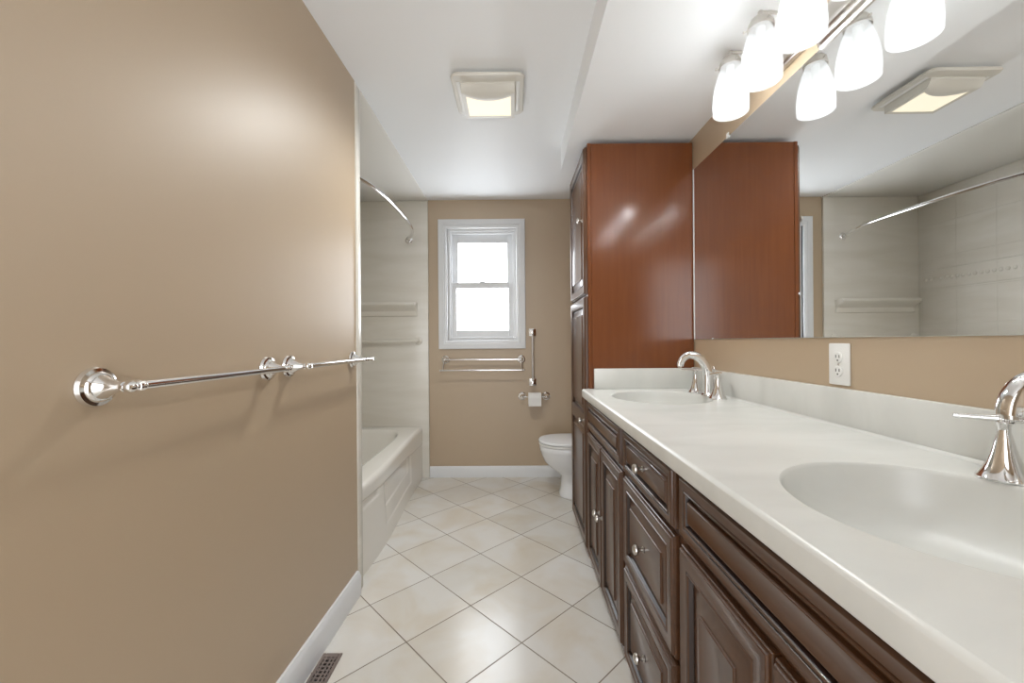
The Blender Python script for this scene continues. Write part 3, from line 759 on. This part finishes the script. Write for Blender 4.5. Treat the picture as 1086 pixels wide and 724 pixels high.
obj('lower_bar', bm, CHROME, rk)

gb = thing('grab_bar', 'vertical chrome bar with square mounts beside the window', 'towel bar', (0.16, YB, 0.838))
for z in (1.279, 0.838):
    bm = bmn(); box(bm, (0.132, YB-0.012, z-0.032), (0.196, YB-0.0005, z+0.032), 0.004, 2); box(bm, (0.141, YB-0.018, z-0.023), (0.187, YB-0.0125, z+0.023), 0.003, 2)
    tube(bm, [(0.164, YB-0.018, z), (0.164, YB-0.06, z)], [0.012, 0.010], 14); box(bm, (0.150, YB-0.078, z-0.016), (0.178, YB-0.05, z+0.016), 0.004, 2)
    obj('mount', bm, CHROME, gb)
bm = bmn(); tube(bm, [(0.164, YB-0.064, 0.845), (0.164, YB-0.064, 1.272)], 0.010, 14); obj('bar', bm, NICKEL, gb)

tp = thing('toilet_paper_holder', 'chrome toilet paper holder on the back wall beside the toilet', 'paper holder', (0.175, YB, 0.715))
for x in (0.07, 0.281):
    o = (x, YB-0.0005, 0.715)
    bm = bmn(); lathe(bm, ROS, o, (0, -1, 0), 28); r = obj('rosette', bm, CHROME, tp)
    bm = bmn(); lathe(bm, POST, o, (0, -1, 0), 20); ball(bm, (x, YB-0.068, 0.715), 0.013); obj('post', bm, CHROME, r)
bm = bmn(); tube(bm, [(0.07, YB-0.068, 0.715), (0.281, YB-0.068, 0.715)], 0.0065, 14); obj('roller', bm, CHROME, tp)
pr = thing('toilet_paper_roll', 'white toilet paper roll hanging on the chrome holder', 'toilet paper', (0.178, YB-0.068, 0.70))
bm = bmn(); zc = 0.702
lathe(bm, [(0.0205, 0), (0.051, 0), (0.052, 0.001), (0.052, 0.109), (0.051, 0.11), (0.0205, 0.11)], (0.123, YB-0.068, zc), (1, 0, 0), 40, False, False)
box(bm, (0.123, YB-0.1202, zc-0.06), (0.233, YB-0.1194, zc), 0)
obj('paper', bm, PAPER, pr)
bm = bmn(); lathe(bm, [(0.0195, 0.001), (0.0203, 0.001), (0.0203, 0.109), (0.0195, 0.109)], (0.123, YB-0.068, zc), (1, 0, 0), 32, False, False); obj('core', bm, CARD, pr)

# ------------------------------------------------------------------ floor register
rg = thing('floor_register', 'brown metal floor register beside the left baseboard', 'floor vent', (-0.703, 1.44, 0))
bm = bmn()
x0, x1, y0, y1 = -0.7415, -0.668, 1.285, 1.592
box(bm, (x0, y0, 0.0005), (x0+0.012, y1, 0.006), 0.0015, 1); box(bm, (x1-0.012, y0, 0.0005), (x1, y1, 0.006), 0.0015, 1)
box(bm, (x0+0.012, y0, 0.0005), (x1-0.012, y0+0.02, 0.006), 0.0015, 1); box(bm, (x0+0.012, y1-0.02, 0.0005), (x1-0.012, y1, 0.006), 0.0015, 1)
obj('frame', bm, BROWNM, rg)
bm = bmn()
ny = 15
for k in range(ny):
    y = y0+0.02 + (y1-y0-0.04)*(k+0.5)/ny
    box(bm, (x0+0.012, y-0.003, 0.0015), (x1-0.012, y+0.003, 0.005))
for k in range(3):
    x = x0+0.012 + (x1-x0-0.024)*(k+0.5)/3 + (0.002 if k % 2 else 0)
    box(bm, (x-0.003, y0+0.02, 0.0015), (x+0.003, y1-0.02, 0.0055))
obj('louver_grid', bm, BROWNM, rg)
bm = bmn(); box(bm, (x0+0.012, y0+0.02, 0.0004), (x1-0.012, y1-0.02, 0.0012)); obj('duct_opening', bm, DARK, rg)
